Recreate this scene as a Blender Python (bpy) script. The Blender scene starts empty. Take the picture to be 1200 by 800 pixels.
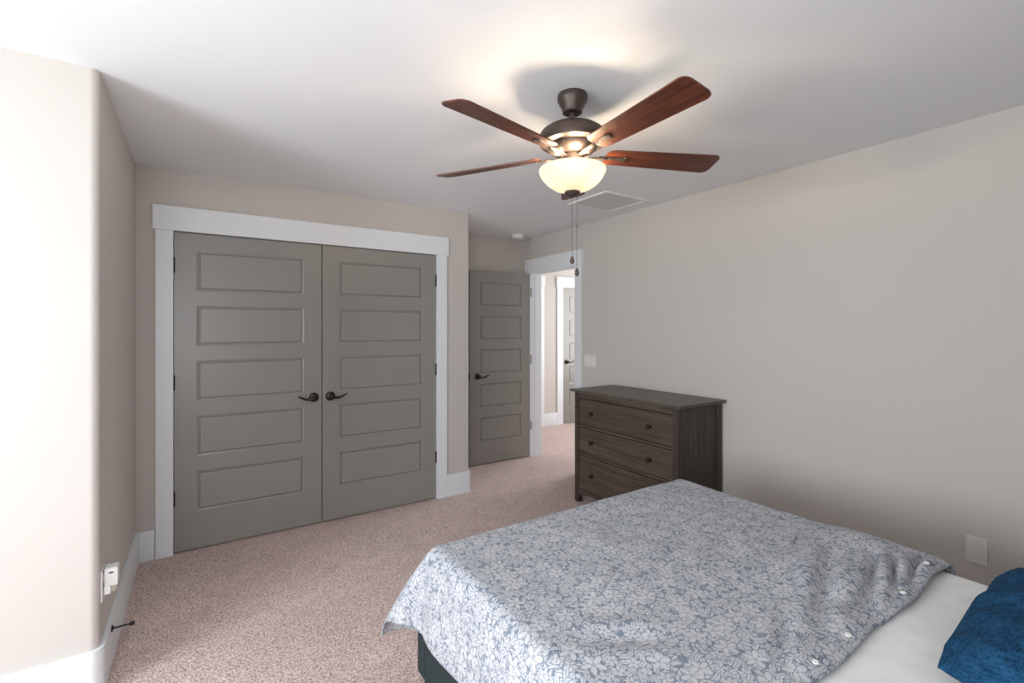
import bpy, bmesh, math, random
from mathutils import Vector, Matrix, noise
random.seed(7)
PI = math.pi
S = bpy.context.scene
COL = S.collection

# ------------------------------------------------------------ camera, world, lights, exposure
F_PX, YAW, HORIZON, EYE = 555.91, 33.306, 384.86, 1.4281
cam = bpy.data.cameras.new('camera'); camo = bpy.data.objects.new('camera', cam); COL.objects.link(camo)
camo.location = (0, 0, EYE); camo.rotation_euler = (PI/2, 0, -math.radians(YAW))
cam.sensor_width = 36; cam.sensor_fit = 'HORIZONTAL'; cam.lens = F_PX/1200*36
cam.shift_y = -(400-HORIZON)/1200; cam.clip_start = .02
S.camera = camo
S.view_settings.view_transform = 'Standard'; S.view_settings.look = 'None'
S.view_settings.gamma = 1; S.view_settings.use_curve_mapping = False
S.view_settings.exposure = 0.70

w = bpy.data.worlds.new('world'); S.world = w; w.use_nodes = True
w.node_tree.nodes['Background'].inputs[0].default_value = (.75, .87, 1, 1)
w.node_tree.nodes['Background'].inputs[1].default_value = 1.0

def area(name, loc, rot, sx, sy, power, color, spread=180):
    l = bpy.data.lights.new(name, 'AREA'); l.shape = 'RECTANGLE'; l.size = sx; l.size_y = sy
    l.energy = power; l.color = color; l.spread = math.radians(spread)
    o = bpy.data.objects.new(name, l); COL.objects.link(o); o.location = loc; o.rotation_euler = rot
    return o
# daylight entering by the window in the left wall; the rear and hall lamps are added fill
area('daylight_left', (-2.56, .86, 1.32), (0, -PI/2, 0), 1.35, 1.36, 60, (.85, .945, 1))
area('rear_fill', (-.55, -.42, 1.40), (PI/2, 0, 0), 1.05, 1.3, 19, (.93, .97, 1))  # added fill for the closet side, placed at the unseen rear window
area('hall_fill', (5.70, 4.3, 1.5), (0, PI/2, 0), 1.6, 1.6, 34, (.95, .98, 1))  # added lamp to brighten the hall, which has no window
FAN = Vector((1.340, 1.566, 2.434))
FAN_POWER = 7.0

# ------------------------------------------------------------ room numbers
H = 2.434
YC, XL, XR, YF = 3.678, -.33, 3.097, 4.43
XE, YB = 1.968, 2.42
C0, C1 = -.142, 1.656
OY0, OY1, OT = 3.565, 4.316, 2.045
XW, YR = -2.60, -.45
YH, XH = 5.52, 5.80

# ------------------------------------------------------------ helpers
def finish(name, bm, mat, parent=None, smooth=False, angle=None, wld=True):
    me = bpy.data.meshes.new(name)
    bmesh.ops.recalc_face_normals(bm, faces=bm.faces)
    if parent and wld: bmesh.ops.translate(bm, verts=bm.verts, vec=-Vector(parent.location))
    bm.to_mesh(me); bm.free()
    o = bpy.data.objects.new(name, me); COL.objects.link(o)
    if mat: me.materials.append(mat)
    if parent: o.parent = parent
    if smooth:
        me.polygons.foreach_set('use_smooth', [True]*len(me.polygons))
        if angle: me.set_sharp_from_angle(angle=math.radians(angle))
    return o
def thing(name, label, cat, loc, group=None):
    o = bpy.data.objects.new(name, None); COL.objects.link(o); o.location = loc
    o.empty_display_size = .05
    return tag(o, label, cat, group)
def tag(o, label, cat, group=None):
    o['label'] = label; o['category'] = cat
    if group: o['group'] = group
    return o
def origin(o, loc):
    loc = Vector(loc); o.data.transform(Matrix.Translation(-loc)); o.location = loc; return o
def struct(name, bm, mat, label=None, **k):
    o = finish(name, bm, mat, **k); o['kind'] = 'structure'
    if label: o['label'] = label
    return o
def box(bm, x0, x1, y0, y1, z0, z1, bev=0):
    b = bmesh.new(); bmesh.ops.create_cube(b, size=1)
    for v in b.verts: v.co = Vector(((x0+x1)/2+v.co.x*(x1-x0), (y0+y1)/2+v.co.y*(y1-y0), (z0+z1)/2+v.co.z*(z1-z0)))
    if bev: bmesh.ops.bevel(b, geom=b.edges[:], offset=bev, segments=2, affect='EDGES', profile=.6)
    merge(bm, b)
def merge(bm, b, mtx=None):
    if mtx: bmesh.ops.transform(b, matrix=mtx, verts=b.verts)
    me = bpy.data.meshes.new('t'); b.to_mesh(me); b.free(); bm.from_mesh(me); bpy.data.meshes.remove(me)
def bx(*a, **k):
    bm = bmesh.new(); box(bm, *a, **k); return bm
def lathe(bm, prof, c, axis='Z', n=40, mtx=None, cap=True):
    """prof = [(r, h)]; revolved about an axis through c"""
    b = bmesh.new(); rings = []
    for r, h in prof:
        if r < 1e-5: rings.append([b.verts.new((0, 0, h))])
        else: rings.append([b.verts.new((r*math.cos(2*PI*i/n), r*math.sin(2*PI*i/n), h)) for i in range(n)])
    for A, B in zip(rings, rings[1:]):
        for i in range(n):
            j = (i+1) % n
            if len(A) == 1 and len(B) == 1: continue
            if len(A) == 1: b.faces.new((A[0], B[i], B[j]))
            elif len(B) == 1: b.faces.new((A[i], A[j], B[0]))
            else: b.faces.new((A[i], A[j], B[j], B[i]))
    if cap:
        for R in (rings[0], rings[-1]):
            if len(R) > 1: b.faces.new(R)
    m = Matrix.Identity(4)
    if axis == 'X': m = Matrix.Rotation(PI/2, 4, 'Y')
    if axis == '-X': m = Matrix.Rotation(-PI/2, 4, 'Y')
    if axis == 'Y': m = Matrix.Rotation(-PI/2, 4, 'X')
    if axis == '-Y': m = Matrix.Rotation(PI/2, 4, 'X')
    m = Matrix.Translation(Vector(c)) @ m
    if mtx: m = mtx @ m
    merge(bm, b, m)
def tube(bm, pts, rad, n=10, flat=1.0):
    pts = [Vector(p) for p in pts]; rings = []
    if not isinstance(rad, (list, tuple)): rad = [rad]*len(pts)
    up = Vector((0, 0, 1))
    for i, p in enumerate(pts):
        d = (pts[min(i+1, len(pts)-1)]-pts[max(i-1, 0)]).normalized()
        a = d.cross(up)
        if a.length < 1e-3: a = d.cross(Vector((1, 0, 0)))
        a.normalize(); c = a.cross(d).normalized()
        rings.append([bm.verts.new(p+a*math.cos(2*PI*k/n)*rad[i]*flat+c*math.sin(2*PI*k/n)*rad[i]) for k in range(n)])
    for A, B in zip(rings, rings[1:]):
        for k in range(n): bm.faces.new((A[k], A[(k+1) % n], B[(k+1) % n], B[k]))
    bm.faces.new(rings[0]); bm.faces.new(rings[-1])
def prism(bm, poly, z0, z1):
    lo = [bm.verts.new((x, y, z0)) for x, y in poly]; hi = [bm.verts.new((x, y, z1)) for x, y in poly]
    n = len(poly)
    for i in range(n): bm.faces.new((lo[i], lo[(i+1) % n], hi[(i+1) % n], hi[i]))
    bm.faces.new(lo); bm.faces.new(hi)
def arc(cx, cy, r, a0, a1, n=6):
    return [(cx+r*math.cos(math.radians(a0+(a1-a0)*i/n)), cy+r*math.sin(math.radians(a0+(a1-a0)*i/n))) for i in range(n+1)]

# ------------------------------------------------------------ materials
def new_mat(name):
    m = bpy.data.materials.new(name); m.use_nodes = True
    nt = m.node_tree; return m, nt, nt.nodes['Principled BSDF']
def N(nt, t, **k):
    n = nt.nodes.new(t)
    for a, b in k.items(): setattr(n, a, b)
    return n
def paint(name, col, rough=.5, bump=.0, scale=250, var=.0, spec=.4, metal=0):
    m, nt, p = new_mat(name)
    p.inputs['Base Color'].default_value = (*col, 1); p.inputs['Roughness'].default_value = rough
    p.inputs['Specular IOR Level'].default_value = spec; p.inputs['Metallic'].default_value = metal
    tc = N(nt, 'ShaderNodeTexCoord')
    nz = N(nt, 'ShaderNodeTexNoise'); nz.inputs['Scale'].default_value = scale; nz.inputs['Detail'].default_value = 3
    nt.links.new(tc.outputs['Object'], nz.inputs['Vector'])
    if bump:
        b = N(nt, 'ShaderNodeBump'); b.inputs['Strength'].default_value = bump; b.inputs['Distance'].default_value = .002
        nt.links.new(nz.outputs['Fac'], b.inputs['Height']); nt.links.new(b.outputs['Normal'], p.inputs['Normal'])
    if var:
        n2 = N(nt, 'ShaderNodeTexNoise'); n2.inputs['Scale'].default_value = 1.7
        nt.links.new(tc.outputs['Object'], n2.inputs['Vector'])
        mx = N(nt, 'ShaderNodeMix', data_type='RGBA')
        mx.inputs[6].default_value = (*[c*(1-var) for c in col], 1); mx.inputs[7].default_value = (*[min(1, c*(1+var)) for c in col], 1)
        nt.links.new(n2.outputs['Fac'], mx.inputs[0]); nt.links.new(mx.outputs[2], p.inputs['Base Color'])
    return m
M_WALL = paint('greige_wall_paint', (.592, .546, .508), .75, .08, 260, .015, .25)
M_CEIL = paint('ceiling_paint', (.84, .85, .865), .9, .06, 200, .01, .1)
M_TRIM = paint('white_trim_paint', (.79, .81, .83), .38, .02, 60, 0, .45)
M_DOOR = paint('grey_door_paint', (.285, .268, .245), .32, .05, 120, .02, .5)
M_BRONZE = paint('oiled_bronze', (.030, .022, .019), .35, .0, 60, 0, .6, .6)
M_FANBR = paint('fan_bronze', (.085, .062, .052), .42, .0, 60, 0, .5, .55)
M_STEEL = paint('brushed_hinge', (.18, .17, .16), .35, 0, 60, 0, .5, .9)
M_PLATE = paint('plate_plastic', (.74, .70, .65), .35, 0, 60, 0, .5)
M_WPLAS = paint('white_plastic', (.80, .79, .77), .35, 0, 60, 0, .5)
M_BLACK = paint('black_rubber', (.012, .011, .011), .6)
M_DARKG = paint('dark_gap', (.02, .018, .016), .8)
M_BASEF = None

def carpet():
    m, nt, p = new_mat('pink_beige_carpet')
    tc = N(nt, 'ShaderNodeTexCoord'); L = nt.links.new
    def nz(s, d, r=.6):
        n = N(nt, 'ShaderNodeTexNoise'); n.inputs['Scale'].default_value = s; n.inputs['Detail'].default_value = d
        n.inputs['Roughness'].default_value = r; L(tc.outputs['Object'], n.inputs['Vector']); return n
    vo = N(nt, 'ShaderNodeTexVoronoi'); vo.inputs['Scale'].default_value = 250; L(tc.outputs['Object'], vo.inputs['Vector'])
    sv = N(nt, 'ShaderNodeSeparateColor'); L(vo.outputs['Color'], sv.inputs[0])
    fn = nz(150, 2, .6)
    fx_ = N(nt, 'ShaderNodeMix', data_type='FLOAT'); fx_.inputs[0].default_value = .27; L(fn.outputs['Fac'], fx_.inputs[2]); L(sv.outputs[0], fx_.inputs[3]); med = nz(9, 3, .6); big = nz(1.6, 2, .5)
    r = N(nt, 'ShaderNodeValToRGB'); e = r.color_ramp.elements
    e[0].position = .36; e[0].color = (.27, .158, .142, 1); e[1].position = .64; e[1].color = (.90, .745, .69, 1)
    x = e.new(.445); x.color = (.52, .365, .328, 1); x = e.new(.53); x.color = (.71, .545, .500, 1)
    L(fx_.outputs[0], r.inputs[0])
    hs = N(nt, 'ShaderNodeMix', data_type='RGBA', blend_type='MULTIPLY'); hs.inputs[0].default_value = 1
    mr = N(nt, 'ShaderNodeMapRange'); mr.inputs[1].default_value = .3; mr.inputs[2].default_value = .7
    mr.inputs[3].default_value = .88; mr.inputs[4].default_value = 1.10
    ad = N(nt, 'ShaderNodeMath', operation='ADD'); L(med.outputs['Fac'], ad.inputs[0]); L(big.outputs['Fac'], ad.inputs[1])
    hf = N(nt, 'ShaderNodeMath', operation='MULTIPLY'); hf.inputs[1].default_value = .5; L(ad.outputs[0], hf.inputs[0])
    L(hf.outputs[0], mr.inputs[0]); L(r.outputs[0], hs.inputs[6]); L(mr.outputs[0], hs.inputs[7])
    L(hs.outputs[2], p.inputs['Base Color'])
    p.inputs['Roughness'].default_value = 1; p.inputs['Specular IOR Level'].default_value = .05
    p.inputs['Sheen Weight'].default_value = .15
    b = N(nt, 'ShaderNodeBump'); b.inputs['Strength'].default_value = .7; b.inputs['Distance'].default_value = .006
    L(fx_.outputs[0], b.inputs['Height']); L(b.outputs['Normal'], p.inputs['Normal'])
    return m
M_CARPET = carpet()

def wood(name, c0, c1, axis, rough=.45, sc=1.0, knots=False, spec=.4):
    m, nt, p = new_mat(name); L = nt.links.new
    tc = N(nt, 'ShaderNodeTexCoord'); mp = N(nt, 'ShaderNodeMapping')
    s = [38*sc]*3; s[axis] = 2.2*sc; mp.inputs['Scale'].default_value = s
    L(tc.outputs['Object'], mp.inputs['Vector'])
    n = N(nt, 'ShaderNodeTexNoise'); n.inputs['Scale'].default_value = 1; n.inputs['Detail'].default_value = 5
    n.inputs['Distortion'].default_value = .8; L(mp.outputs[0], n.inputs['Vector'])
    r = N(nt, 'ShaderNodeValToRGB'); e = r.color_ramp.elements
    e[0].position = .3; e[0].color = (*c0, 1); e[1].position = .72; e[1].color = (*c1, 1)
    L(n.outputs['Fac'], r.inputs[0]); out = r.outputs[0]
    if knots:
        m2 = N(nt, 'ShaderNodeMapping'); s2 = [9.0]*3; s2[axis] = 4.5; m2.inputs['Scale'].default_value = s2
        L(tc.outputs['Object'], m2.inputs['Vector'])
        v = N(nt, 'ShaderNodeTexVoronoi'); v.inputs['Scale'].default_value = .55; L(m2.outputs[0], v.inputs['Vector'])
        mr = N(nt, 'ShaderNodeMapRange'); mr.inputs[1].default_value = .03; mr.inputs[2].default_value = .12
        mr.inputs[3].default_value = .35; mr.inputs[4].default_value = 1; L(v.outputs['Distance'], mr.inputs[0])
        mx = N(nt, 'ShaderNodeMix', data_type='RGBA', blend_type='MULTIPLY'); mx.inputs[0].default_value = 1
        L(out, mx.inputs[6]); L(mr.outputs[0], mx.inputs[7]); out = mx.outputs[2]
    L(out, p.inputs['Base Color']); p.inputs['Roughness'].default_value = rough
    p.inputs['Specular IOR Level'].default_value = spec
    b = N(nt, 'ShaderNodeBump'); b.inputs['Strength'].default_value = .12; b.inputs['Distance'].default_value = .001
    L(n.outputs['Fac'], b.inputs['Height']); L(b.outputs['Normal'], p.inputs['Normal'])
    return m
DW0, DW1 = (.045, .031, .024), (.112, .080, .060)
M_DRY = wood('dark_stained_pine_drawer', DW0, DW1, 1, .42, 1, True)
M_DRZ = wood('dark_stained_pine_shaded', (.028, .020, .016), (.075, .055, .043), 2, .45, 1, False)  # darker copy of the drawer wood; shade of the dresser side put into colour
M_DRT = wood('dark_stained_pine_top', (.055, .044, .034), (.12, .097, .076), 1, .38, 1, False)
M_BLADE = wood('cherry_fan_blade', (.048, .013, .008), (.17, .047, .020), 0, .38, .9, False)

def glass_bowl():
    m, nt, p = new_mat('frosted_bowl_glass'); L = nt.links.new
    out = nt.nodes['Material Output']; nt.nodes.remove(p)
    tr = N(nt, 'ShaderNodeBsdfTranslucent'); tr.inputs[0].default_value = (.56, .55, .48, 1)
    df = N(nt, 'ShaderNodeBsdfDiffuse'); df.inputs[0].default_value = (.62, .58, .50, 1)
    gl = N(nt, 'ShaderNodeBsdfGlossy'); gl.inputs['Roughness'].default_value = .12
    em = N(nt, 'ShaderNodeEmission'); em.inputs[0].default_value = (1, .88, .66, 1); em.inputs[1].default_value = .14
    m1 = N(nt, 'ShaderNodeMixShader'); m1.inputs[0].default_value = .35
    m2 = N(nt, 'ShaderNodeMixShader'); m2.inputs[0].default_value = .05
    ad = N(nt, 'ShaderNodeAddShader')
    L(tr.outputs[0], m1.inputs[1]); L(df.outputs[0], m1.inputs[2]); L(m1.outputs[0], m2.inputs[1]); L(gl.outputs[0], m2.inputs[2])
    L(m2.outputs[0], ad.inputs[0]); L(em.outputs[0], ad.inputs[1]); L(ad.outputs[0], out.inputs[0])
    return m
M_BOWL = glass_bowl()
def emit(name, col, s):
    m, nt, p = new_mat(name); p.inputs['Base Color'].default_value = (.9, .9, .85, 1)
    p.inputs['Emission Color'].default_value = (*col, 1); p.inputs['Emission Strength'].default_value = s; return m
M_BULB = emit('lit_bulb', (1, .83, .58), 9)
M_LENS = paint('clear_lens', (.50, .48, .42), .15)

def floral():
    m, nt, p = new_mat('blue_floral_cotton'); L = nt.links.new
    uv = N(nt, 'ShaderNodeUVMap'); uv.uv_map = 'UVMap'
    def M(op, a, b=None, c=None):
        n = N(nt, 'ShaderNodeMath', operation=op)
        for i, x in enumerate((a, b, c)):
            if x is None: continue
            if isinstance(x, (int, float)): n.inputs[i].default_value = x
            else: L(x, n.inputs[i])
        return n.outputs[0]
    wn = N(nt, 'ShaderNodeTexNoise'); wn.inputs['Scale'].default_value = 22; L(uv.outputs[0], wn.inputs['Vector'])
    def cell(scale, off):
        mp = N(nt, 'ShaderNodeMapping'); mp.inputs['Location'].default_value = (off, off*.7, 0)
        mp.inputs['Scale'].default_value = (scale, scale, 1); L(uv.outputs[0], mp.inputs['Vector'])
        v = N(nt, 'ShaderNodeTexVoronoi', voronoi_dimensions='2D'); v.inputs['Scale'].default_value = 1
        v.inputs['Randomness'].default_value = .85
        L(mp.outputs[0], v.inputs['Vector'])
        d = N(nt, 'ShaderNodeVectorMath', operation='SUBTRACT'); L(mp.outputs[0], d.inputs[0]); L(v.outputs['Position'], d.inputs[1])
        sc = N(nt, 'ShaderNodeSeparateColor'); L(v.outputs['Color'], sc.inputs[0])
        vr = N(nt, 'ShaderNodeVectorRotate', rotation_type='Z_AXIS'); L(d.outputs[0], vr.inputs['Vector'])
        L(M('MULTIPLY', sc.outputs[0], 6.283), vr.inputs['Angle'])
        sx = N(nt, 'ShaderNodeSeparateXYZ'); L(vr.outputs[0], sx.inputs[0])
        return sx.outputs[0], sx.outputs[1], sc.outputs[1]
    def flower(scale, off, n, R, inner=.1):
        x, y, rnd = cell(scale, off)
        r = M('SQRT', M('ADD', M('MULTIPLY', x, x), M('MULTIPLY', y, y)))
        th = M('ARCTAN2', y, x)
        c = M('ABSOLUTE', M('COSINE', M('MULTIPLY', th, n/2)))
        pres = M('GREATER_THAN', rnd, .38)
        pet = M('MULTIPLY', M('POWER', c, .95), M('MULTIPLY', M('ADD', M('MULTIPLY', rnd, .3), .75), R))
        a = M('MULTIPLY', M('MULTIPLY', M('LESS_THAN', r, pet), M('GREATER_THAN', r, inner)), pres)
        h = M('MULTIPLY', M('LESS_THAN', r, M('ADD', M('MULTIPLY', pet, 1.0), .06)), pres)
        return M('MAXIMUM', a, M('MULTIPLY', M('LESS_THAN', r, inner*.55), pres)), h
    def leaf(scale, off, Lh, Wd, k=.8, vein=True):
        x, y, rnd = cell(scale, off)
        yy = M('ADD', y, M('MULTIPLY', M('MULTIPLY', x, x), k))
        q = M('DIVIDE', x, Lh)
        env = M('MULTIPLY', M('SUBTRACT', 1.0, M('MULTIPLY', q, q)), Wd)
        a = M('LESS_THAN', M('ABSOLUTE', yy), env)
        h = M('LESS_THAN', M('ABSOLUTE', yy), M('ADD', env, .06))
        if vein: a = M('MULTIPLY', a, M('GREATER_THAN', M('ABSOLUTE', yy), .022))
        return a, h
    acc = None
    for sc_, of in ((13, 0), (17, 4)):   # curling stems
        mp = N(nt, 'ShaderNodeMapping'); mp.inputs['Location'].default_value = (of, of, 0); L(uv.outputs[0], mp.inputs['Vector'])
        nz = N(nt, 'ShaderNodeTexNoise'); nz.inputs['Scale'].default_value = sc_; nz.inputs['Detail'].default_value = 1
        L(mp.outputs[0], nz.inputs['Vector'])
        st = M('LESS_THAN', M('PINGPONG', nz.outputs['Fac'], .05), .0035)
        acc = st if acc is None else M('MAXIMUM', acc, st)
    for mask, halo in (leaf(47, 2.9, .5, .23, -.5, False), leaf(38, 5.3, .5, .22, .5), leaf(30, 1.7, .50, .20), leaf(26, 9.1, .52, .17, -.8),
                       flower(24, 3.3, 5, .44, .09), flower(15, 0, 5, .50, .07)):
        acc = M('MAXIMUM', M('MULTIPLY', acc, M('SUBTRACT', 1.0, halo)), mask)
    mx = N(nt, 'ShaderNodeMix', data_type='RGBA'); L(acc, mx.inputs[0])
    mx.inputs[6].default_value = (.175, .205, .262, 1); mx.inputs[7].default_value = (.53, .525, .545, 1)
    L(mx.outputs[2], p.inputs['Base Color']); p.inputs['Roughness'].default_value = .85
    p.inputs['Specular IOR Level'].default_value = .15; p.inputs['Sheen Weight'].default_value = .1
    n = N(nt, 'ShaderNodeTexNoise'); n.inputs['Scale'].default_value = 28; n.inputs['Detail'].default_value = 4; L(uv.outputs[0], n.inputs['Vector'])
    b = N(nt, 'ShaderNodeBump'); b.inputs['Strength'].default_value = .35; b.inputs['Distance'].default_value = .006
    L(n.outputs['Fac'], b.inputs['Height']); L(b.outputs['Normal'], p.inputs['Normal'])
    return m
M_FLORAL = floral()
def cloth(name, c0, c1, scale, bump=.3, weave=0):
    m, nt, p = new_mat(name); L = nt.links.new
    tc = N(nt, 'ShaderNodeTexCoord')
    n = N(nt, 'ShaderNodeTexNoise'); n.inputs['Scale'].default_value = scale; n.inputs['Detail'].default_value = 4
    L(tc.outputs['Object'], n.inputs['Vector']); fac = n.outputs['Fac']
    if weave:
        outs = []
        for ax in (0, 1):
            mp = N(nt, 'ShaderNodeMapping'); s = [weave]*3; s[ax] = weave*.10; mp.inputs['Scale'].default_value = s
            L(tc.outputs['Object'], mp.inputs['Vector'])
            q = N(nt, 'ShaderNodeTexNoise'); q.inputs['Scale'].default_value = 1; q.inputs['Detail'].default_value = 2
            L(mp.outputs[0], q.inputs['Vector']); outs.append(q.outputs['Fac'])
        a = N(nt, 'ShaderNodeMath', operation='ADD'); L(outs[0], a.inputs[0]); L(outs[1], a.inputs[1])
        a2 = N(nt, 'ShaderNodeMath', operation='ADD'); L(a.outputs[0], a2.inputs[0]); L(fac, a2.inputs[1])
        a3 = N(nt, 'ShaderNodeMath', operation='DIVIDE'); L(a2.outputs[0], a3.inputs[0]); a3.inputs[1].default_value = 3; fac = a3.outputs[0]
    r = N(nt, 'ShaderNodeValToRGB'); e = r.color_ramp.elements
    e[0].position = .36; e[0].color = (*c0, 1); e[1].position = .64; e[1].color = (*c1, 1); L(fac, r.inputs[0])
    L(r.outputs[0], p.inputs['Base Color']); p.inputs['Roughness'].default_value = .9; p.inputs['Specular IOR Level'].default_value = .1
    b = N(nt, 'ShaderNodeBump'); b.inputs['Strength'].default_value = bump; b.inputs['Distance'].default_value = .003
    L(fac, b.inputs['Height']); L(b.outputs['Normal'], p.inputs['Normal'])
    return m
M_SHEET = cloth('white_sheet', (.83, .825, .81), (.88, .875, .86), 14, .3)
M_DENIM = cloth('blue_linen', (.004, .022, .055), (.022, .095, .20), 45, .5, 260)
M_BEDF = cloth('charcoal_bed_fabric', (.022, .030, .034), (.045, .058, .062), 180, .3, 300)

# ------------------------------------------------------------ structure
struct('floor', bx(XW-.12, XH+.12, YR-.12, YH+.12, -.10, 0), M_CARPET, 'pinkish beige cut pile carpet')
struct('ceiling', bx(XW-.12, XH+.12, YR-.12, YH+.12, H, H+.10), M_CEIL, 'flat white ceiling')
bm = bmesh.new()
R = .028
prism(bm, [(XL, 4.55), (XL, YB+R)]+[(XL-R+R*math.cos(math.radians(a)), YB+R+R*math.sin(math.radians(a))) for a in range(-10, -90, -10)]+
      [(XL-R, YB), (XW, YB), (XW, YB+.12), (XL-.12, YB+.12), (XL-.12, 4.55)], 0, H)
struct('wall_left', bm, M_WALL, 'bumped out wall with rounded outside corner at the left', smooth=True, angle=30)
bm = bmesh.new()
prism(bm, [(XL, YC), (C0-.02, YC), (C0-.02, YC+.12), (XL, YC+.12)], 0, H)
box(bm, C0-.02, C1+.02, YC, YC+.12, OT+.02, H)
R = .02
prism(bm, [(C1+.02, YC), (XE-R, YC)]+[(XE-R+R*math.cos(math.radians(a)), YC+R+R*math.sin(math.radians(a))) for a in range(-80, 0, 10)]+
      [(XE, YC+R), (XE, YF), (XE-.12, YF), (XE-.12, YC+.12), (C1+.02, YC+.12)], 0, H)
struct('wall_closet', bm, M_WALL, 'wall around the double closet doors', smooth=True, angle=30)
struct('wall_far', bx(XL-.12, XR, YF, YF+.12, 0, H), M_WALL, 'short wall behind the open bedroom door')
bm = bmesh.new()
box(bm, XR, XR+.12, YR-.12, OY0-.02, 0, H); box(bm, XR, XR+.12, OY0-.02, OY1+.02, OT+.02, H); box(bm, XR, XR+.12, OY1+.02, YH, 0, H)
struct('wall_right', bm, M_WALL, 'long beige wall behind dresser and bed')
WY0, WY1, WZ0, WZ1 = .16, 1.56, .62, 2.02
bm = bmesh.new()
box(bm, XW-.12, XW, YR-.12, WY0, 0, H); box(bm, XW-.12, XW, WY1, YB+.12, 0, H)
box(bm, XW-.12, XW, WY0, WY1, 0, WZ0); box(bm, XW-.12, XW, WY0, WY1, WZ1, H)
struct('wall_window_side', bm, M_WALL, 'wall with the side window')
RX0, RX1 = -1.1, 0.0
bm = bmesh.new()
box(bm, XW, RX0, YR-.12, YR, 0, H); box(bm, RX1, XR, YR-.12, YR, 0, H)
box(bm, RX0, RX1, YR-.12, YR, 0, .72); box(bm, RX0, RX1, YR-.12, YR, 2.08, H)
struct('wall_rear', bm, M_WALL, 'wall behind the bed head')
struct('wall_hall_far', bx(XR+.12, XH+.12, YH, YH+.12, 0, H), M_WALL, 'hall wall seen through the doorway')
struct('wall_hall_right', bx(XH, XH+.12, YR-.12, YH, 0, H), M_WALL, 'end wall of the hall')
struct('wall_hall_rear', bx(XR+.12, XH, 2.5, 2.62, 0, H), M_WALL, 'rear wall of the hall')

def window(name, horiz, a0, a1, z0, z1, wall, inward):
    """frame + pane in an opening; horiz = axis the window runs along"""
    def B(bm, u0, u1, d0, d1, za, zb, bev=0):
        if horiz == 'y': box(bm, min(d0, d1), max(d0, d1), u0, u1, za, zb, bev)
        else: box(bm, u0, u1, min(d0, d1), max(d0, d1), za, zb, bev)
    bm = bmesh.new(); o1, o2 = wall-inward*.09, wall-inward*.04; t = .045
    B(bm, a0, a1, o1, o2, z0, z0+t); B(bm, a0, a1, o1, o2, z1-t, z1)
    B(bm, a0, a0+t, o1, o2, z0+t, z1-t); B(bm, a1-t, a1, o1, o2, z0+t, z1-t)
    B(bm, a0+t, a1-t, o1, o2, (z0+z1)/2-.02, (z0+z1)/2+.02)
    f = struct(name, bm, M_TRIM, 'white framed sash window')
    m, nt, p = new_mat('window_glass'); nt.nodes.remove(p)
    g = N(nt, 'ShaderNodeBsdfTransparent'); nt.links.new(g.outputs[0], nt.nodes['Material Output'].inputs[0])
    bm = bmesh.new(); B(bm, a0+t, a1-t, wall-inward*.068, wall-inward*.062, z0+t, z1-t)
    finish('pane', bm, m, f)
    bm = bmesh.new(); c = .09; d0, d1 = wall, wall+inward*.018
    B(bm, a0-c, a0, d0, d1, z0, z1, .002); B(bm, a1, a1+c, d0, d1, z0, z1, .002)
    B(bm, a0-c-.01, a1+c+.01, d0, wall+inward*.022, z1, z1+.14, .002); B(bm, a0-c-.02, a1+c+.02, d0, wall+inward*.04, z0-.03, z0, .003)
    B(bm, a0-c, a1+c, d0, d1, z0-.12, z0-.03, .002)
    finish('window_casing', bm, M_TRIM, f)
window('window_1', 'y', WY0, WY1, WZ0, WZ1, XW, 1)
window('window_2', 'x', RX0, RX1, .72, 2.08, YR, 1)  # unseen window, added to go with the rear fill lamp

# baseboards
BH, BT = .185, .016
def baseboard(name, segs, label):
    bm = bmesh.new()
    for s in segs: box(bm, s[0], s[1], s[2], s[3], 0, BH, .003)
    return struct(name, bm, M_TRIM, label, smooth=True, angle=30)
bm = bmesh.new(); R2 = .028+BT
prism(bm, [(XL, YC), (XL+BT, YC), (XL+BT, YB+.028)]+[(XL-.028+R2*math.cos(math.radians(a)), YB+.028+R2*math.sin(math.radians(a))) for a in range(-10, -90, -10)]+
      [(XL-.028, YB-BT), (XW, YB-BT), (XW, YB)]+[(XL-.028+.028*math.cos(math.radians(a)), YB+.028+.028*math.sin(math.radians(a))) for a in range(-90, 1, 10)], 0, BH)
struct('baseboard_left', bm, M_TRIM, 'white baseboard wrapping the bumped out wall', smooth=True, angle=30)
baseboard('baseboard_closet_left', [(XL+BT, C0-.095, YC-BT, YC)], 'short white baseboard left of the closet')
bm = bmesh.new(); R2 = .02+BT
prism(bm, [(C1+.092, YC-BT), (XE-.02, YC-BT)]+[(XE-.02+R2*math.cos(math.radians(a)), YC+.02+R2*math.sin(math.radians(a))) for a in range(-80, 0, 10)]+
      [(XE+BT, YC+.02), (XE+BT, YF-BT), (XE, YF-BT), (XE, YC+.02)]+[(XE-.02+.02*math.cos(math.radians(a)), YC+.02+.02*math.sin(math.radians(a))) for a in range(0, -91, -10)]+[(C1+.092, YC)], 0, BH)
struct('baseboard_closet_right', bm, M_TRIM, 'white baseboard wrapping the corner right of the closet', smooth=True, angle=30)
baseboard('baseboard_far', [(XE+BT, XR, YF-BT, YF)], 'white baseboard behind the open door')
baseboard('baseboard_right', [(XR-BT, XR, YR, OY0-.09)], 'white baseboard behind dresser and bed')
baseboard('baseboard_rear', [(XW, XR-BT, YR, YR+BT)], 'white baseboard at the bed head')
baseboard('baseboard_window', [(XW, XW+BT, YR+BT, YB-BT)], 'white baseboard under the window')

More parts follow.
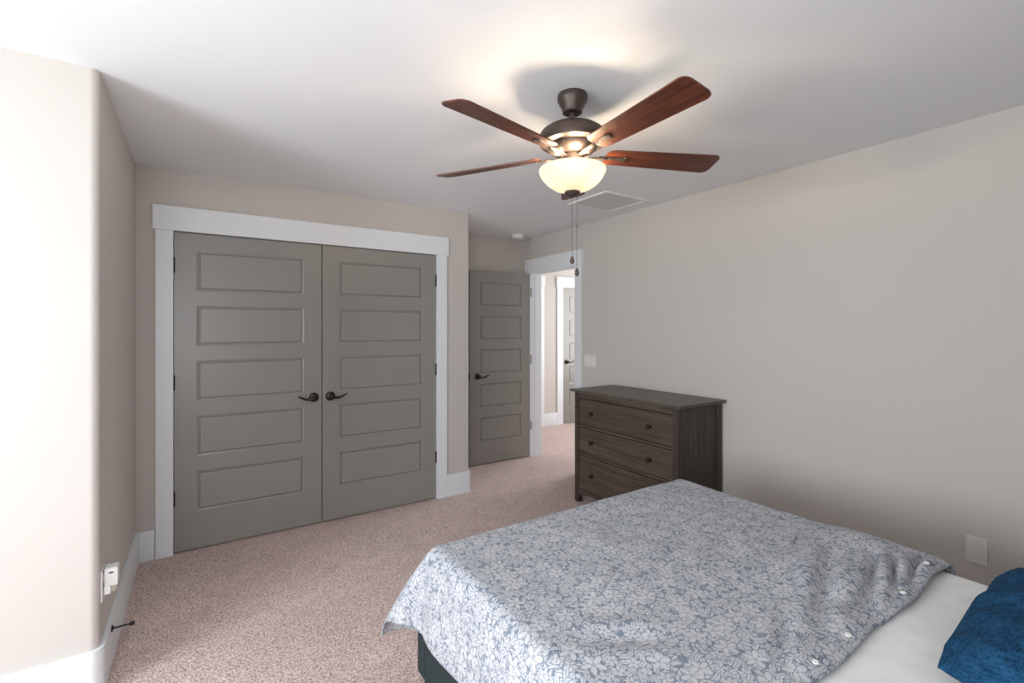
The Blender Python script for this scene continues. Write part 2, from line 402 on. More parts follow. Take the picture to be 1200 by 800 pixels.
# casings: two legs, a taller header with small overhang, and the jamb lining the opening
def casing(name, axis, a0, a1, top, face, out, depth, label, cw=.091, hh=.152, jamb=True):
    bm = bmesh.new(); t = .018*out
    def B(u0, u1, d0, d1, z0, z1, bev=.002):
        d0, d1 = min(d0, d1), max(d0, d1)
        if axis == 'x': box(bm, u0, u1, d0, d1, z0, z1, bev)
        else: box(bm, d0, d1, u0, u1, z0, z1, bev)
    B(a0-cw, a0, face, face+t, 0, top); B(a1, a1+cw, face, face+t, 0, top)
    B(a0-cw-.014, a1+cw+.014, face, face+t*1.35, top, top+hh)
    if jamb:
        B(a0-.02, a0, face, face-out*depth, 0, top, 0); B(a1, a1+.02, face, face-out*depth, 0, top, 0)
        B(a0-.02, a1+.02, face, face-out*depth, top, top+.02, 0)
    return struct(name, bm, M_TRIM, label)
casing('trim_1', 'x', C0, C1, OT, YC, -1, .12, 'white flat casing with tall header around the closet doors')
casing('trim_2', 'y', OY0, OY1, OT, XR, -1, .12, 'white casing and jamb of the bedroom doorway')
bm = bmesh.new()   # hall side casing of the same doorway
for a, b in ((OY0-.09, OY0), (OY1, OY1+.09)): box(bm, XR+.12, XR+.138, a, b, 0, OT, .002)
box(bm, XR+.12, XR+.142, OY0-.1, OY1+.1, OT, OT+.15, .002)
struct('trim_3', bm, M_TRIM, 'hall side casing of the bedroom doorway')
HX0 = 4.53
casing('trim_4', 'x', HX0, HX0+.78, 2.045, YH, -1, 0, 'white casing around the hall door with the black lever', cw=.108, jamb=False)
casing('trim_5', 'x', 3.36, 4.085, 2.045, YH, -1, 0, 'white casing at the left end of the hall wall', cw=.093, jamb=False)
baseboard('baseboard_hall', [(4.178, HX0-.108, YH-BT, YH)], 'white baseboard between the two hall door casings')
# stops inside bedroom jamb
bm = bmesh.new(); box(bm, XR+.045, XR+.08, OY0, OY0+.01, 0, OT); box(bm, XR+.045, XR+.08, OY1-.01, OY1, 0, OT); box(bm, XR+.045, XR+.08, OY0+.01, OY1-.01, OT-.01, OT)
struct('trim_6', bm, M_TRIM, 'door stop strip inside the bedroom jamb')

# ------------------------------------------------------------ panel doors
def door_bm(x0, x1, z0, z1, yf, th, stile=.118, ztop=.107, ph=.262, step=.356, n=5):
    """slab whose front face (towards -Y) is at yf and back at yf+th, five moulded panels on both faces"""
    bm = bmesh.new()
    xs = [x0, x0+stile, x1-stile, x1]
    pans = [(z1-ztop-step*i-ph, z1-ztop-step*i) for i in range(n)][::-1]
    zs = [z0]
    for a, b in pans: zs += [a, b]
    zs.append(z1)
    for y, s in ((yf, 1), (yf+th, -1)):
        g = {(i, j): bm.verts.new((x, y, z)) for i, x in enumerate(xs) for j, z in enumerate(zs)}
        for i in range(3):
            for j in range(len(zs)-1):
                vs = [g[i, j], g[i+1, j], g[i+1, j+1], g[i, j+1]]
                if i == 1 and j % 2 == 1:
                    cur = vs
                    X0, X1, Z0, Z1 = xs[1], xs[2], zs[j], zs[j+1]
                    for ins, dep in ((.001, .003), (.0125, .0055), (.0135, .014), (.0185, .014), (.0200, .003), (.025, .002)):
                        nx = [bm.verts.new((X0+ins, y+s*dep, Z0+ins)), bm.verts.new((X1-ins, y+s*dep, Z0+ins)),
                              bm.verts.new((X1-ins, y+s*dep, Z1-ins)), bm.verts.new((X0+ins, y+s*dep, Z1-ins))]
                        for k in range(4): bm.faces.new((cur[k], cur[(k+1) % 4], nx[(k+1) % 4], nx[k]))
                        cur = nx
                    bm.faces.new(cur)
                else: bm.faces.new(vs)
    for (xa, za), (xb, zb) in (((x0, z0), (x1, z0)), ((x1, z0), (x1, z1)), ((x1, z1), (x0, z1)), ((x0, z1), (x0, z0))):
        bm.faces.new([bm.verts.new((xa, yf, za)), bm.verts.new((xb, yf, zb)), bm.verts.new((xb, yf+th, zb)), bm.verts.new((xa, yf+th, za))])
    bmesh.ops.remove_doubles(bm, verts=bm.verts, dist=1e-5)
    return bm
def lever(parent, x, y, z, d, label=None):
    """rosette on a face looking towards -Y, wave lever pointing d (+1/-1 in x)"""
    bm = bmesh.new()
    lathe(bm, [(.0, 0), (.033, 0), (.034, .004), (.031, .009), (.020, .012), (.013, .014), (.012, .040), (.015, .044), (.016, .056), (.012, .061), (0, .062)], (x, y, z), '-Y', 28)
    o = finish('door_handle', bm, M_BRONZE, parent, True, 50)
    bm = bmesh.new(); pts, rad = [], []
    for i in range(15):
        s = i/14
        pts.append((x+d*(.004+.108*s), y-.051+.010*math.sin(s*PI), z+.0-.012*math.sin(s*PI*1.15)*(1-s*.2)+.014*s*s))
        rad.append(.0095*(1-s)**.6*.75+.0042)
    tube(bm, pts, rad, 10, .7)
    l = finish('lever', bm, M_BRONZE, None, True)
    l.data.transform(Matrix.Translation(-Vector(parent.location))); l.parent = o
    return o
def hinge(parent, x, y, z, mat, r=.008):
    bm = bmesh.new()
    for k in range(3): lathe(bm, [(r, -.045+k*.031), (r, -.045+k*.031+.028)], (x, y-.004, z), 'Z', 14)
    lathe(bm, [(0, .052), (r*.6, .050), (r*.6, -.050), (0, -.052)], (x, y-.004, z), 'Z', 12)
    box(bm, x-.003, x+.003, y-.004, y+.02, z-.045, z+.045)
    return finish('hinge', bm, mat, parent, True, 40)
TH = .035
def door(name, x0, x1, yf, label, hx, hd, hinx, hmat, zt=2.032, both=False):
    o = struct(name, door_bm(x0, x1, .010, zt, yf, TH), M_DOOR, label)
    origin(o, ((x0+x1)/2, yf, 0))
    lever(o, hx, yf, .928, hd)
    for z in (.35, 1.085, 1.83): hinge(o, hinx, yf, z, hmat)
    return o
MID = .7475
YD = YC+.004
door('door_1', C0+.003, MID-.003, YD, 'left grey five panel closet door, lever at its right edge', .691, -1, C0+.001, M_BRONZE, 2.040)
door('door_2', MID+.003, C1-.003, YD, 'right grey five panel closet door, lever at its left edge', .806, 1, C1-.001, M_BRONZE, 2.040)
# ball catches on top of the closet doors
bm = bmesh.new(); box(bm, MID-.09, MID-.03, YD+.004, YD+.025, 2.0405, 2.0445)
box(bm, MID+.03, MID+.09, YD+.004, YD+.025, 2.0405, 2.0445); struct('trim_7', bm, M_BRONZE, 'black catches above the closet doors')
# bedroom door, swung open against the far wall
d3 = door('door_3', 2.322, 3.084, 4.322, 'grey five panel bedroom door standing open', 2.412, 1, 3.090, M_STEEL)
bm = bmesh.new(); box(bm, 2.3195, 2.3225, 4.328, 4.350, .90, .957); lathe(bm, [(0, 0), (.008, 0), (.006, .008), (0, .008)], (2.3195, 4.339, .928), '-X', 12)
finish('latch_plate', bm, M_BRONZE, d3)
door('door_4', HX0+.002, HX0+.778, YH-.012, 'grey hall door with black lever, seen through the doorway', HX0+.066, 1, HX0+.776, M_STEEL)
door('door_5', 3.362, 4.083, YH-.012, 'grey door at the left end of the hall', 4.02, -1, 3.364, M_STEEL)

# ------------------------------------------------------------ ceiling fan
fan = thing('ceiling_fan', 'dark bronze ceiling fan with five cherry blades and a lit frosted bowl light', 'ceiling fan', FAN)
fx, fy = FAN.x, FAN.y
def fl(name, prof, mat, parent=fan, n=56, ang=35, cap=True, cx=fx, cy=fy):
    bm = bmesh.new(); lathe(bm, prof, (cx, cy, 0), 'Z', n, cap=cap); return finish(name, bm, mat, parent, True, ang)
cn = fl('canopy', [(0, H), (.062, H), (.064, H-.006), (.0645, H-.022), (.061, H-.030), (.046, H-.060), (.043, H-.068), (.042, H-.078), (.034, H-.081), (.030, H-.076), (0, H-.076)], M_FANBR)
for a in range(4):
    bm = bmesh.new(); lathe(bm, [(0, 0), (.004, 0), (.003, .003), (0, .004)], (0, 0, 0), 'X', 10, mtx=Matrix.Translation((fx, fy, H-.018)) @ Matrix.Rotation(a*PI/2+.4, 4, 'Z') @ Matrix.Translation((.0635, 0, 0)))
    sc_ = finish('canopy_screw', bm, M_FANBR, None, True); sc_.data.transform(Matrix.Translation(-FAN)); sc_.parent = cn
fl('downrod', [(.0125, H-.077), (.0125, 2.3005)], M_FANBR)
fl('motor_housing', [(0, 2.3155), (.022, 2.3155), (.026, 2.3115), (.027, 2.3025), (.060, 2.2995), (.110, 2.2885), (.134, 2.2715), (.141, 2.2595), (.142, 2.2275), (.138, 2.2195), (.118, 2.2135), (0, 2.2135)], M_FANBR)
fl('motor_underbody', [(0, 2.2145), (.108, 2.2145), (.104, 2.2005), (.082, 2.1815), (.066, 2.1755), (0, 2.1755)], M_FANBR)
fl('switch_housing', [(0, 2.1740), (.050, 2.1740), (.052, 2.1655), (.052, 2.1435), (.064, 2.1375), (.066, 2.1275), (.058, 2.1215), (0, 2.1215)], M_FANBR)
ALPHA = math.radians(-13)
for k in range(5):
    th = math.radians(-95+72*k)
    bm = bmesh.new()
    r0, r1 = .150, .670
    def outline(ofs=0):
        P = []
        w0, w1 = .052, .068
        for a in range(0, 91, 15): P.append((r1-.028+.028*math.sin(math.radians(a)), -w1+.028-.028*math.cos(math.radians(a))))
        for a in range(0, 91, 15): P.append((r1-.028+.028*math.cos(math.radians(a)), w1-.028+.028*math.sin(math.radians(a))))
        for a in range(0, 91, 15): P.append((r0+.03-.03*math.sin(math.radians(a)), w0-.03+.03*math.cos(math.radians(a))))
        for a in range(0, 91, 15): P.append((r0+.03-.03*math.cos(math.radians(a)), -w0+.03-.03*math.sin(math.radians(a))))
        return P
    prism(bm, outline(), 0, .006)
    bmesh.ops.bevel(bm, geom=[e for e in bm.edges if abs(e.verts[0].co.z-e.verts[1].co.z) < 1e-6], offset=.0015, segments=2, affect='EDGES')
    b = finish('blade', bm, M_BLADE, fan, wld=False); b.location = (0, 0, 2.1735-H); b.rotation_euler = (ALPHA, 0, th)
    # blade iron: arm from hub, forked plate under the blade
    bm = bmesh.new()
    pl = [(.120, -.009), (.200, -.009), (.226, -.017), (.242, -.018), (.248, -.010), (.248, .010), (.242, .018), (.226, .017), (.200, .009), (.120, .009)]
    prism(bm, pl, -.0045, -.0005)
    for x_, y_ in ((.236, .011), (.236, -.011), (.170, 0)): lathe(bm, [(0, -.0075), (.0045, -.0065), (.005, -.0045)], (x_, y_, 0), 'Z', 12, cap=False)
    i_ = finish('blade_iron', bm, M_FANBR, fan, True, 30, wld=False); i_.location = b.location; i_.rotation_euler = b.rotation_euler
    bm = bmesh.new(); mt = Matrix.Rotation(th, 4, 'Z')
    pts = [mt @ Vector(p) for p in ((.050, 0, -.012), (.075, 0, -.012), (.105, 0, -.006), (.135, 0, -.004), (.160, 0, -.0045))]
    tube(bm, pts, [.006, .006, .0055, .0045, .003], 10, 2.2)
    a_ = finish('iron_arm', bm, M_FANBR, fan, True, wld=False); a_.location = b.location
ft = fl('light_fitter', [(0, 2.1210), (.045, 2.1210), (.047, 2.1075), (.028, 2.1015), (.014, 2.0955), (.006, 2.0935), (.006, 2.0215), (0, 2.0215)], M_FANBR)
for k in range(3):
    a = math.radians(-56.7+60+120*k); c, s = math.cos(a), math.sin(a)
    bm = bmesh.new(); lathe(bm, [(0, .0), (.012, .003), (.019, .014), (.0205, .026), (.016, .040), (.011, .050), (.010, .058)], (0, 0, 0), 'Z', 20)
    m = Matrix.Translation((fx+c*.088, fy+s*.088, 2.0815)) @ Matrix.Rotation(a, 4, 'Z') @ Matrix.Rotation(math.radians(-52), 4, 'Y')
    bmesh.ops.transform(bm, matrix=m, verts=bm.verts)
    finish('bulb', bm, M_BULB, fan, True)
    l = bpy.data.lights.new('bulb_light', 'POINT'); l.energy = FAN_POWER; l.color = (1, .79, .56); l.shadow_soft_size = .022
    lo = bpy.data.objects.new('bulb_light', l); COL.objects.link(lo); lo.location = (fx+c*.075, fy+s*.075, 2.1135)
bw = [(.141, 2.1135), (.1435, 2.1075), (.140, 2.0955), (.128, 2.0735), (.106, 2.0495), (.078, 2.0305), (.048, 2.0195), (.022, 2.0155)]
bm = bmesh.new(); lathe(bm, bw+[(r-.004, z+.003) for r, z in bw[::-1]]+[bw[0]], (fx, fy, 0), 'Z', 64, cap=False)
finish('glass_bowl', bm, M_BOWL, fan, True, 60)
fl('finial', [(0, 2.0185), (.032, 2.0185), (.034, 2.0125), (.030, 2.0055), (.022, 2.0015), (.015, 1.9955), (0, 1.9915)], M_FANBR)
rt = Vector((math.cos(math.radians(YAW)), -math.sin(math.radians(YAW)), 0))
for off, zb, zc in ((-.001, 1.7305, None), (.0195, 1.6785, 1.868)):
    c = Vector((fx, fy, 0))+rt*off-Vector((.5*0, 0, 0))
    bm = bmesh.new(); z = 2.0005
    tube(bm, [(c.x, c.y, 2.0055), (c.x, c.y, zb)], .0011, 8)
    zz = 2.0005
    while zz > zb+.01:
        lathe(bm, [(0, -.0018), (.0018, 0), (0, .0018)], (c.x, c.y, zz), 'Z', 8); zz -= .006
    if zc: lathe(bm, [(0, .007), (.0035, .005), (.0035, -.005), (0, -.007)], (c.x, c.y, zc), 'Z', 10)
    ch = finish('pull_chain', bm, M_STEEL, fan, True, 60)
    bm = bmesh.new(); lathe(bm, [(0, zb+.010), (.004, zb+.009), (.0045, zb+.003), (.008, zb-.004), (.0095, zb-.013), (.007, zb-.021), (0, zb-.025)], (c.x, c.y, 0), 'Z', 16)
    pd = finish('chain_knob', bm, M_FANBR, None, True); pd.data.transform(Matrix.Translation(-FAN)); pd.parent = ch

# ------------------------------------------------------------ ceiling vent, smoke detector
vx0, vx1, vy0, vy1 = 2.470, 2.930, 2.512, 2.935
vent = thing('ceiling_vent', 'white square return air grille on the ceiling beside the fan', 'vent', ((vx0+vx1)/2, (vy0+vy1)/2, H))
bm = bmesh.new(); t = .026
for a in ((vx0, vx1, vy0, vy0+t), (vx0, vx1, vy1-t, vy1), (vx0, vx0+t, vy0+t, vy1-t), (vx1-t, vx1, vy0+t, vy1-t)): box(bm, *a, H-.012, H, .002)
finish('frame', bm, M_WPLAS, vent)
bm = bmesh.new(); n = 17
for i in range(n):
    y = vy0+t+(vy1-vy0-2*t)*(i+.5)/n
    b = bmesh.new(); box(b, vx0+t, vx1-t, -.0088, .0088, -.0006, .0006)
    merge(bm, b, Matrix.Translation((0, y, H-.007)) @ Matrix.Rotation(math.radians(3), 4, 'X'))
finish('louvers', bm, M_WPLAS, vent)
bm = bmesh.new(); box(bm, vx0+t, vx1-t, vy0+t, vy1-t, H-.0015, H-.0005); finish('backing', bm, paint('vent_filter', (.45, .45, .46), .8), vent)
sd = thing('smoke_detector', 'small round white smoke detector on the ceiling near the open door', 'smoke detector', (2.86, 4.24, H))
bm = bmesh.new(); lathe(bm, [(0, H), (.072, H), (.072, H-.010), (.066, H-.013), (.064, H-.030), (.056, H-.038), (0, H-.040)], (2.86, 4.24, 0), 'Z', 40); finish('body', bm, M_WPLAS, sd, True, 30)
bm = bmesh.new(); lathe(bm, [(0, H-.0445), (.009, H-.0435), (.010, H-.039)], (2.885, 4.22, 0), 'Z', 16); finish('test_button', bm, M_PLATE, sd, True, 30)

# ------------------------------------------------------------ wall plates
sy0, sy1, sz0, sz1 = 3.275, 3.437, 1.063, 1.180
sw = thing('light_switch', 'cream three gang rocker light switch plate beside the doorway', 'light switch', (XR, 3.356, sz0))
finish('plate', bx(XR-.006, XR, sy0, sy1, sz0, sz1, bev=.002), M_PLATE, sw)
for k in range(3):
    yc = 3.356+(k-1)*.046
    bm = bmesh.new(); box(bm, XR-.0085, XR-.0062, yc-.0165, yc+.0165, 1.0885, 1.1545, .0008)
    r_ = finish('rocker', bm, M_WPLAS, sw)
bp = thing('blank_wall_plate', 'cream blank cover plate low on the right wall beside the bed', 'wall plate', (XR, .674, .308))
finish('plate', bx(XR-.008, XR, .635, .712, .308, .434, bev=.0025), M_PLATE, bp)
for z in (.337, .405):
    bm = bmesh.new(); lathe(bm, [(0, .0015), (.003, .001), (.0032, 0)], (XR-.008, .674, z), '-X', 12, cap=False); finish('screw', bm, M_PLATE, bp, True)
ol = thing('wall_outlet', 'white outlet plate on the left wall behind the plug-in night light', 'outlet', (XL, 2.497, .343))
finish('plate', bx(XL, XL+.006, 2.458, 2.535, .343, .466, bev=.002), M_WPLAS, ol)
for z in (.380, .430): finish('socket', bx(XL+.006, XL+.0085, 2.481, 2.513, z-.014, z+.014, bev=.0008), M_PLATE, ol)
nl = thing('night_light', 'white plug-in night light with clear lens, plugged into the left wall outlet', 'night light', (XL+.0085, 2.497, .36))
finish('body', bx(XL+.0088, XL+.052, 2.475, 2.530, .395, .468, bev=.006), M_WPLAS, nl, True, 40)
bm = bmesh.new(); box(bm, XL+.0088, XL+.030, 2.470, 2.535, .366, .400, .005); finish('base', bm, M_WPLAS, nl, True, 40)
bm = bmesh.new(); lathe(bm, [(0, -.016), (.012, -.014), (.019, -.004), (.020, .012), (.020, .020)], (XL+.032, 2.503, .376), 'Z', 24); finish('lens', bm, M_LENS, nl, True, 50)
finish('sensor_slot', bx(XL+.024, XL+.038, 2.4735, 2.4752, .447, .452), M_BLACK, nl)
ds = thing('door_stop', 'black rod door stop sticking out of the left baseboard', 'door stop', (XL+BT, 2.610, .158))
bm = bmesh.new(); lathe(bm, [(0, 0), (.014, 0), (.014, .003), (.006, .006), (.0045, .009), (.0038, .012), (.0038, .062), (0, .062)], (XL+BT, 2.610, .158), 'X', 20); finish('rod', bm, M_BLACK, ds, True, 35)
bm = bmesh.new(); lathe(bm, [(0, .060), (.007, .060), (.0085, .064), (.0085, .072), (.006, .076), (0, .077)], (XL+BT, 2.610, .158), 'X', 20); finish('rubber_tip', bm, M_BLACK, ds, True, 35)

# ------------------------------------------------------------ dresser
DX0, DX1, DY0, DY1 = 2.602, 3.076, 1.985, 3.010
dr = thing('dresser', 'dark brown stained wooden three drawer dresser against the right wall', 'dresser', ((DX0+DX1)/2, (DY0+DY1)/2, 0))
P = .046
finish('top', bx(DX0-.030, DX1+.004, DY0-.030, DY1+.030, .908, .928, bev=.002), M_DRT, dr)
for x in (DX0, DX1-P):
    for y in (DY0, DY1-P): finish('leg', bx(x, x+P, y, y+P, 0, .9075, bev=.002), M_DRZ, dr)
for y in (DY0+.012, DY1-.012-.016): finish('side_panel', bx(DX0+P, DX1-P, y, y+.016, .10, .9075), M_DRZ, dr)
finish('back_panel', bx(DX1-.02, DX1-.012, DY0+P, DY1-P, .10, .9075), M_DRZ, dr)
bm = bmesh.new()
box(bm, DX0+.003, DX0+.03, DY0+P, DY1-P, .860, .9075, .001)
for z0, z1 in ((.6225, .6435), (.3955, .4165)): box(bm, DX0+.006, DX0+.03, DY0+P, DY1-P, z0+.002, z1-.002)
finish('front_rail', bm, M_DRY, dr)
bm = bmesh.new()
yv = [DY0+P, DY0+P+.06, DY0+P+.12, DY1-P-.12, DY1-P-.06, DY1-P]; zl = [.062, .070, .082, .082, .070, .062]
lo = [bm.verts.new((DX0+.004, y, z)) for y, z in zip(yv, zl)]+[bm.verts.new((DX0+.004, y, .110)) for y in yv[::-1]]
hi = [bm.verts.new((DX0+.024, v.co.y, v.co.z)) for v in lo]
bm.faces.new(lo); bm.faces.new(hi)
for i in range(len(lo)): j = (i+1) % len(lo); bm.faces.new((lo[i], lo[j], hi[j], hi[i]))
finish('bottom_rail', bm, M_DRY, dr)
for z0, z1 in ((.6445, .857), (.4175, .6215), (.1130, .3945)):
    dw = finish('drawer', bx(DX0+.004, DX0+.024, DY0+P+.003, DY1-P-.003, z0+.002, z1-.002, bev=.0015), M_DRY, None)
    dw.data.transform(Matrix.Translation(-Vector(dr.location))); dw.parent = dr
    b2 = bmesh.new(); box(b2, DX0+.024, DX1-.04, DY0+P+.01, DY1-P-.01, z0+.01, z1-.03)
    bxo = finish('drawer_box', b2, M_DRZ, None); bxo.data.transform(Matrix.Translation(-Vector(dr.location))); bxo.parent = dw
    for y in (2.22, 2.80):
        bm = bmesh.new(); lathe(bm, [(0, 0), (.009, 0), (.008, .006), (.007, .012), (.013, .018), (.0165, .025), (.015, .032), (.008, .036), (0, .037)], (DX0+.004, y, (z0+z1)/2), '-X', 24)
        kb = finish('knob', bm, M_BRONZE, None, True, 50); kb.data.transform(Matrix.Translation(-Vector(dr.location))); kb.parent = dw

# ------------------------------------------------------------ bed
BX0, BX1, BY0, BYF = .715, 2.185, -.34, 1.655
bed = thing('bed', 'low charcoal fabric upholstered bed frame in the foreground', 'bed', ((BX0+BX1)/2, .66, 0))
finish('footboard', bx(.700, 2.200, 1.668, 1.733, .108, .420, bev=.008), M_BEDF, bed, True, 30)
for x in (.700, 2.160): finish('side_rail', bx(x, x+.04, -.36, 1.664, .100, .420, bev=.005), M_BEDF, bed, True, 30)
finish('headboard', bx(.690, 2.210, -.425, -.365, .10, 1.12, bev=.015), M_BEDF, bed, True, 30)
finish('slat_base', bx(.742, 2.158, -.355, 1.660, .30, .325), M_BEDF, bed)
for x in (.76, 2.09):
    for y in (-.33, 1.60): finish('leg', bx(x, x+.05, y, y+.05, 0, .30, bev=.003), M_BLACK, bed)
# mattress under a white fitted sheet
def rounded_slab(x0, x1, y0, y1, z0, z1, r, nx, ny, fz):
    bm = bmesh.new()
    g = {}
    us = [-3+i for i in range(0)]
    def axis(a0, a1, n):
        out = [(a0, 1.0)]
        for k in range(1, 7): a = k/6*PI/2; out.append((a0+r*(1-math.cos(a)), math.cos(a) if k < 6 else 0))
        for i in range(1, n): out.append((a0+r+(a1-a0-2*r)*i/n, 0))
        for k in range(0, 7): a = (6-k)/6*PI/2; out.append((a1-r*(1-math.cos(a)), math.cos(a) if k > 0 else 0))
        return out
    A, B = axis(x0, x1, nx), axis(y0, y1, ny)
    for i, (x, cx) in enumerate(A):
        for j, (y, cy) in enumerate(B):
            c = min(1, math.hypot(cx, cy)); dz = r*(1-math.sqrt(max(0, 1-c*c)))
            k = 1 if c == 0 else math.sqrt(max(0, 1-c*c))
            g[i, j] = bm.verts.new((x, y, z1-dz+fz(x, y)*k))
    for i in range(len(A)-1):
        for j in range(len(B)-1): bm.faces.new((g[i, j], g[i+1, j], g[i+1, j+1], g[i, j+1]))
    rim = [g[i, 0] for i in range(len(A))]+[g[len(A)-1, j] for j in range(1, len(B))]+[g[i, len(B)-1] for i in range(len(A)-2, -1, -1)]+[g[0, j] for j in range(len(B)-2, 0, -1)]
    low = [bm.verts.new((v.co.x, v.co.y, z0)) for v in rim]
    for i in range(len(rim)): j = (i+1) % len(rim); bm.faces.new((rim[i], rim[j], low[j], low[i]))
    bm.faces.new(low)
    return bm
def nz(x, y, s, seed=0): return noise.noise(Vector((x*s, y*s, seed)))
def sheet_z(x, y): return .004*nz(x, y, 3, 1)+.0022*(1-abs(nz(x*.6+y*.8, y*.5, 9, 4))*4)*max(0, nz(x, y, 2.5, 8)+.2)
bm = rounded_slab(BX0+.028, BX1-.028, BY0, BYF,   .327, .594, .03, 90, 120, sheet_z)
mt = tag(finish('mattress', bm, M_SHEET, None, True, 60), 'mattress in a white fitted sheet, bare between duvet and blue pillow', 'mattress')
origin(mt, (1.45, .66, .326))

# duvet: a cloth grid folded over the mattress edges
TOP = .612
W0, W1, V0, V1 = .705, 2.195, .536, 1.672
RHO = .045
def over(e, slope, near=0):
    if e <= 0: return 0, 0
    if e < RHO*PI/2: a = e/RHO; return RHO*math.sin(a), RHO*(1-math.cos(a))
    q = e-RHO*PI/2; qa = min(q, .15); return RHO+qa*near+(q-qa)*slope, RHO+qa*math.sqrt(1-near*near)+(q-qa)*math.sqrt(1-slope*slope)
FOLDS = [((1.99, .69), (1.60, .592), .016, .017), ((2.05, .655), (1.80, .590), .013, .015), ((2.14, .600), (1.90, .575), .012, .014),
         ((1.80, .76), (1.38, .61), .022, .009), ((1.95, .80), (1.55, .70), .025, .010), ((1.84, .90), (1.95, .93), .006, .008), ((1.40, .70), (1.15, .60), .020, .006),
         ((1.00, 1.05), (1.18, 1.14), .010, .006), ((1.32, 1.10), (1.60, 1.16), .010, .005), ((.80, .95), (1.05, .80), .03, .005)]
def puff(x, y):
    d = y-V0
    z = .010*nz(x, y, 2.2, 3)+.004*nz(x, y, 6, 5)
    # soft long creases
    z -= .006*math.exp(-((y-1.02-.25*(x-1.4))/.022)**2)*max(0, nz(x, y, 2.0, 11)+.25)
    z -= .006*math.exp(-((y-1.28-.10*(x-1.5))/.020)**2)*max(0, nz(x, y, 2.4, 17)+.2)
    # rumpled head end: folds running up from the button hem on its right half
    for (ax, ay), (bx_, by_), wd, dp in FOLDS:
        ex_, ey_ = bx_-ax, by_-ay; L2 = ex_*ex_+ey_*ey_
        t_ = max(0, min(1, ((x-ax)*ex_+(y-ay)*ey_)/L2))
        dd = math.hypot(x-ax-t_*ex_, y-ay-t_*ey_)
        env = math.sin(PI*min(1, max(0, t_)))**.7 if 0 < t_ < 1 else 0
        z += 1.35*dp*env*(-math.exp(-(dd/wd)**2)+.9*math.exp(-((dd-2.0*wd)/wd)**2))
    z += .010*math.exp(-d/.16)*min(1, max(0, (x-1.1)/.4))*(nz(x*.5, y, 14, 21)+.4)
    z -= .010*math.exp(-(d/.022)**2)*(x > 0)
    # swell along the right border
    z += .030*math.exp(-((x-2.08)/.13)**2-((y-.78)/.13)**2)
    z += .016*math.exp(-((x-1.72)/.22)**2-((y-.80)/.12)**2)
    return max(z, -.012)
DL, DF, DRR = .278, .400, .27
nu, nv = 230, 200
bm = bmesh.new(); uvl = bm.loops.layers.uv.new('UVMap'); g = {}; cuv = {}
for i in range(nu+1):
    for j in range(nv+1):
        u = -DL+(W1-W0+DL+DRR)*i/nu; v = (V1-V0+DF)*j/nv
        x, y = W0+u, V0+v
        xl = W0+RHO; xr = W1-RHO; yf = V1-RHO
        ex = max(0, xl-x)-max(0, x-xr); sgn = 1
        e_x = max(0, xl-x) if x < xl else max(0, x-xr); e_y = max(0, y-yf)
        sx = -1 if x < xl else 1
        bxp = min(max(x, xl), xr); byp = min(y, yf)
        if e_x == 0 and e_y == 0:
            p_ = Vector((x, y, TOP))
        elif e_x == 0 or e_y == 0:
            o_, d_ = over(max(e_x, e_y), .04, .58 if e_y else .08)
            p_ = Vector((bxp+(sx*o_ if e_x else 0), byp+(o_ if e_y else 0), TOP-d_))
        else:
            e = (e_x**3.2+e_y**3.2)**(1/3.2); ph = math.atan2(e_y, e_x)
            o_, d_ = over(e, .04, .08+.50*(ph/(PI/2))**3)
            fl_ = math.sin(2*ph)**1.3; q = max(0, e-RHO)
            o_ += fl_*q*.42; d_ -= fl_*q*.16
            p_ = Vector((bxp+sx*o_*math.cos(ph), byp+o_*math.sin(ph), TOP-d_))
        hang = min(1, max(0, (TOP-.06-p_.z)/.2))
        wgt = 1-min(1, max(e_x, e_y)/.1)
        z = puff(x, y); p_.z += z*(.25+.75*wgt)
        # hanging waves
        if e_x > 0 and e_y <= .05: p_.x += sx*hang*(.010+.006*math.sin(y*17+.8)+.008*nz(x*.3, y, 5, 31))
        if e_y > 0 and e_x <= .05: p_.y += hang*(.010+.008*math.sin(x*15)+.008*nz(x, y*.3, 5, 37))
        if e_x > 0 and e_y > .0 and sx < 0:
            ph = math.atan2(e_y, e_x); p_.x += hang*.016*math.exp(-((ph-.30)/.12)**2)
        p_.x += .004*nz(p_.x, p_.y+p_.z, 6, 41)*hang
        # wavy button hem
        if v < .25:
            k = (1-v/.25)**2
            p_.y += k*(.006*math.sin(x*13+.4)+.007*nz(x, 0, 6, 51))
        g[i, j] = bm.verts.new(p_); cuv[g[i, j]] = (u, v)
for i in range(nu):
    for j in range(nv):
        f = bm.faces.new((g[i, j], g[i+1, j], g[i+1, j+1], g[i, j+1]))
        for lp in f.loops: lp[uvl].uv = cuv[lp.vert]
def duvet_at(x, v): 
    i = round((x-W0+DL)/(W1-W0+DL+DRR)*nu); j = round(v/(V1-V0+DF)*nv); return g[i, j].co.copy()
btn = [duvet_at(x, .020) for x in (.88, 1.06, 1.242, 1.428, 1.789, 2.028)]
hem = [duvet_at(W0-DL+(W1-W0+DL+DRR)*i/nu, .0) for i in range(nu+1)]
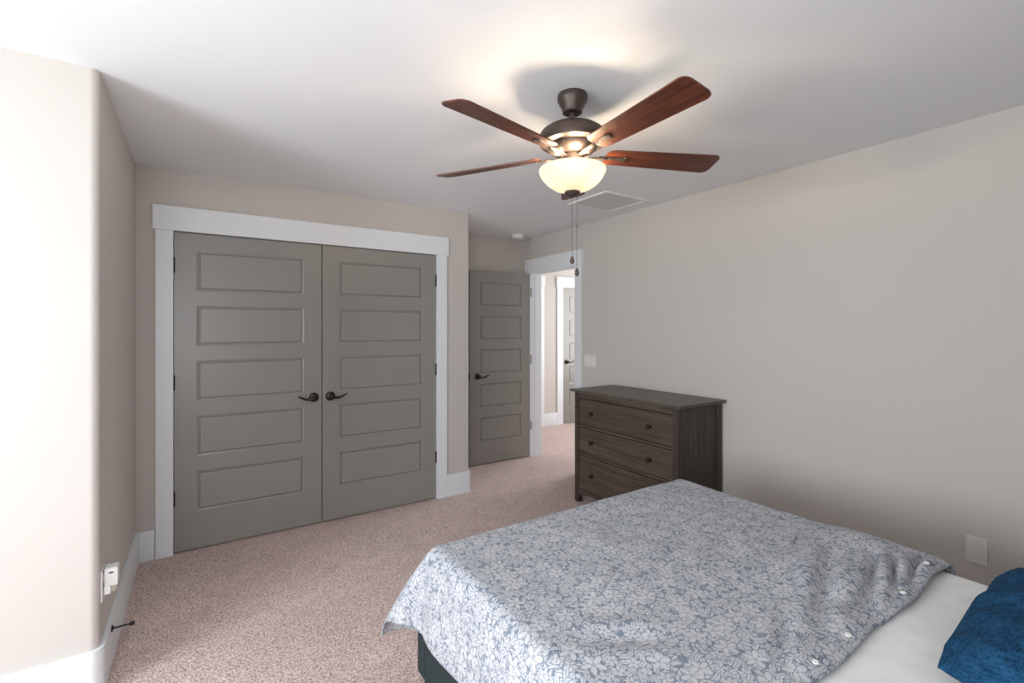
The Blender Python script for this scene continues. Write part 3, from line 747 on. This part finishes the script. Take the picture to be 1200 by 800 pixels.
dv = tag(finish('duvet', bm, M_FLORAL, None, True), 'blue grey floral duvet cover with white flowers spread over the bed', 'duvet')
origin(dv, (1.45, 1.1, .60))
sm = dv.modifiers.new('thick', 'SOLIDIFY'); sm.thickness = .007; sm.offset = 1
for p in btn:
    bm = bmesh.new(); lathe(bm, [(0, .0100), (.003, .0100), (.005, .0108), (.0070, .0114), (.0080, .0100), (.0080, .008), (0, .0078)], (p.x, p.y, p.z), 'Z', 20)
    finish('button', bm, M_WPLAS, dv, True, 50)

# blue linen pillow
def pillow(name, c, hx, hy, T, rotz, tilt, seed, mat, label):
    bm = bmesh.new(); n = 72; top, bot = {}, {}
    for i in range(n+1):
        for j in range(n+1):
            a, b = -1+2*i/n, -1+2*j/n
            a_, b_ = math.sin(a*PI/2)*.3+a*.7, math.sin(b*PI/2)*.3+b*.7
            pr = (max(0, 1-abs(a_)**3.0)**.55)*(max(0, 1-abs(b_)**2.6)**.55)
            x = a_*hx*(1-.05*abs(b_)**4); y = b_*hy*(1-.09*abs(a_)**3)
            ed = max(abs(a_), abs(b_))
            wr = .014*nz(x, y, 6, seed)+.020*(1-2.4*abs(nz(x*.7+y*.7, y-x*.3, 8, seed+2)))*(.3+.7*ed)
            top[i, j] = bm.verts.new((x, y, T*pr+wr*min(1, pr*2.5)))
            bot[i, j] = top[i, j] if i in (0, n) or j in (0, n) else bm.verts.new((x, y, -T*.8*pr))
    for i in range(n):
        for j in range(n):
            bm.faces.new((top[i, j], top[i+1, j], top[i+1, j+1], top[i, j+1]))
            q = []
            for v in (bot[i, j+1], bot[i+1, j+1], bot[i+1, j], bot[i, j]):
                if v not in q: q.append(v)
            if len(q) > 2:
                try: bm.faces.new(q)
                except ValueError: pass
    o = finish(name, bm, mat, None, True)
    o.location = c; o.rotation_euler = (tilt, 0, rotz)
    return tag(o, label, 'pillow')
pillow('pillow', (1.755, .112, .690), .390, .275, .105, math.radians(-1), math.radians(-6), 60, M_DENIM, 'deep blue linen pillow lying on the white sheet at the bottom right')
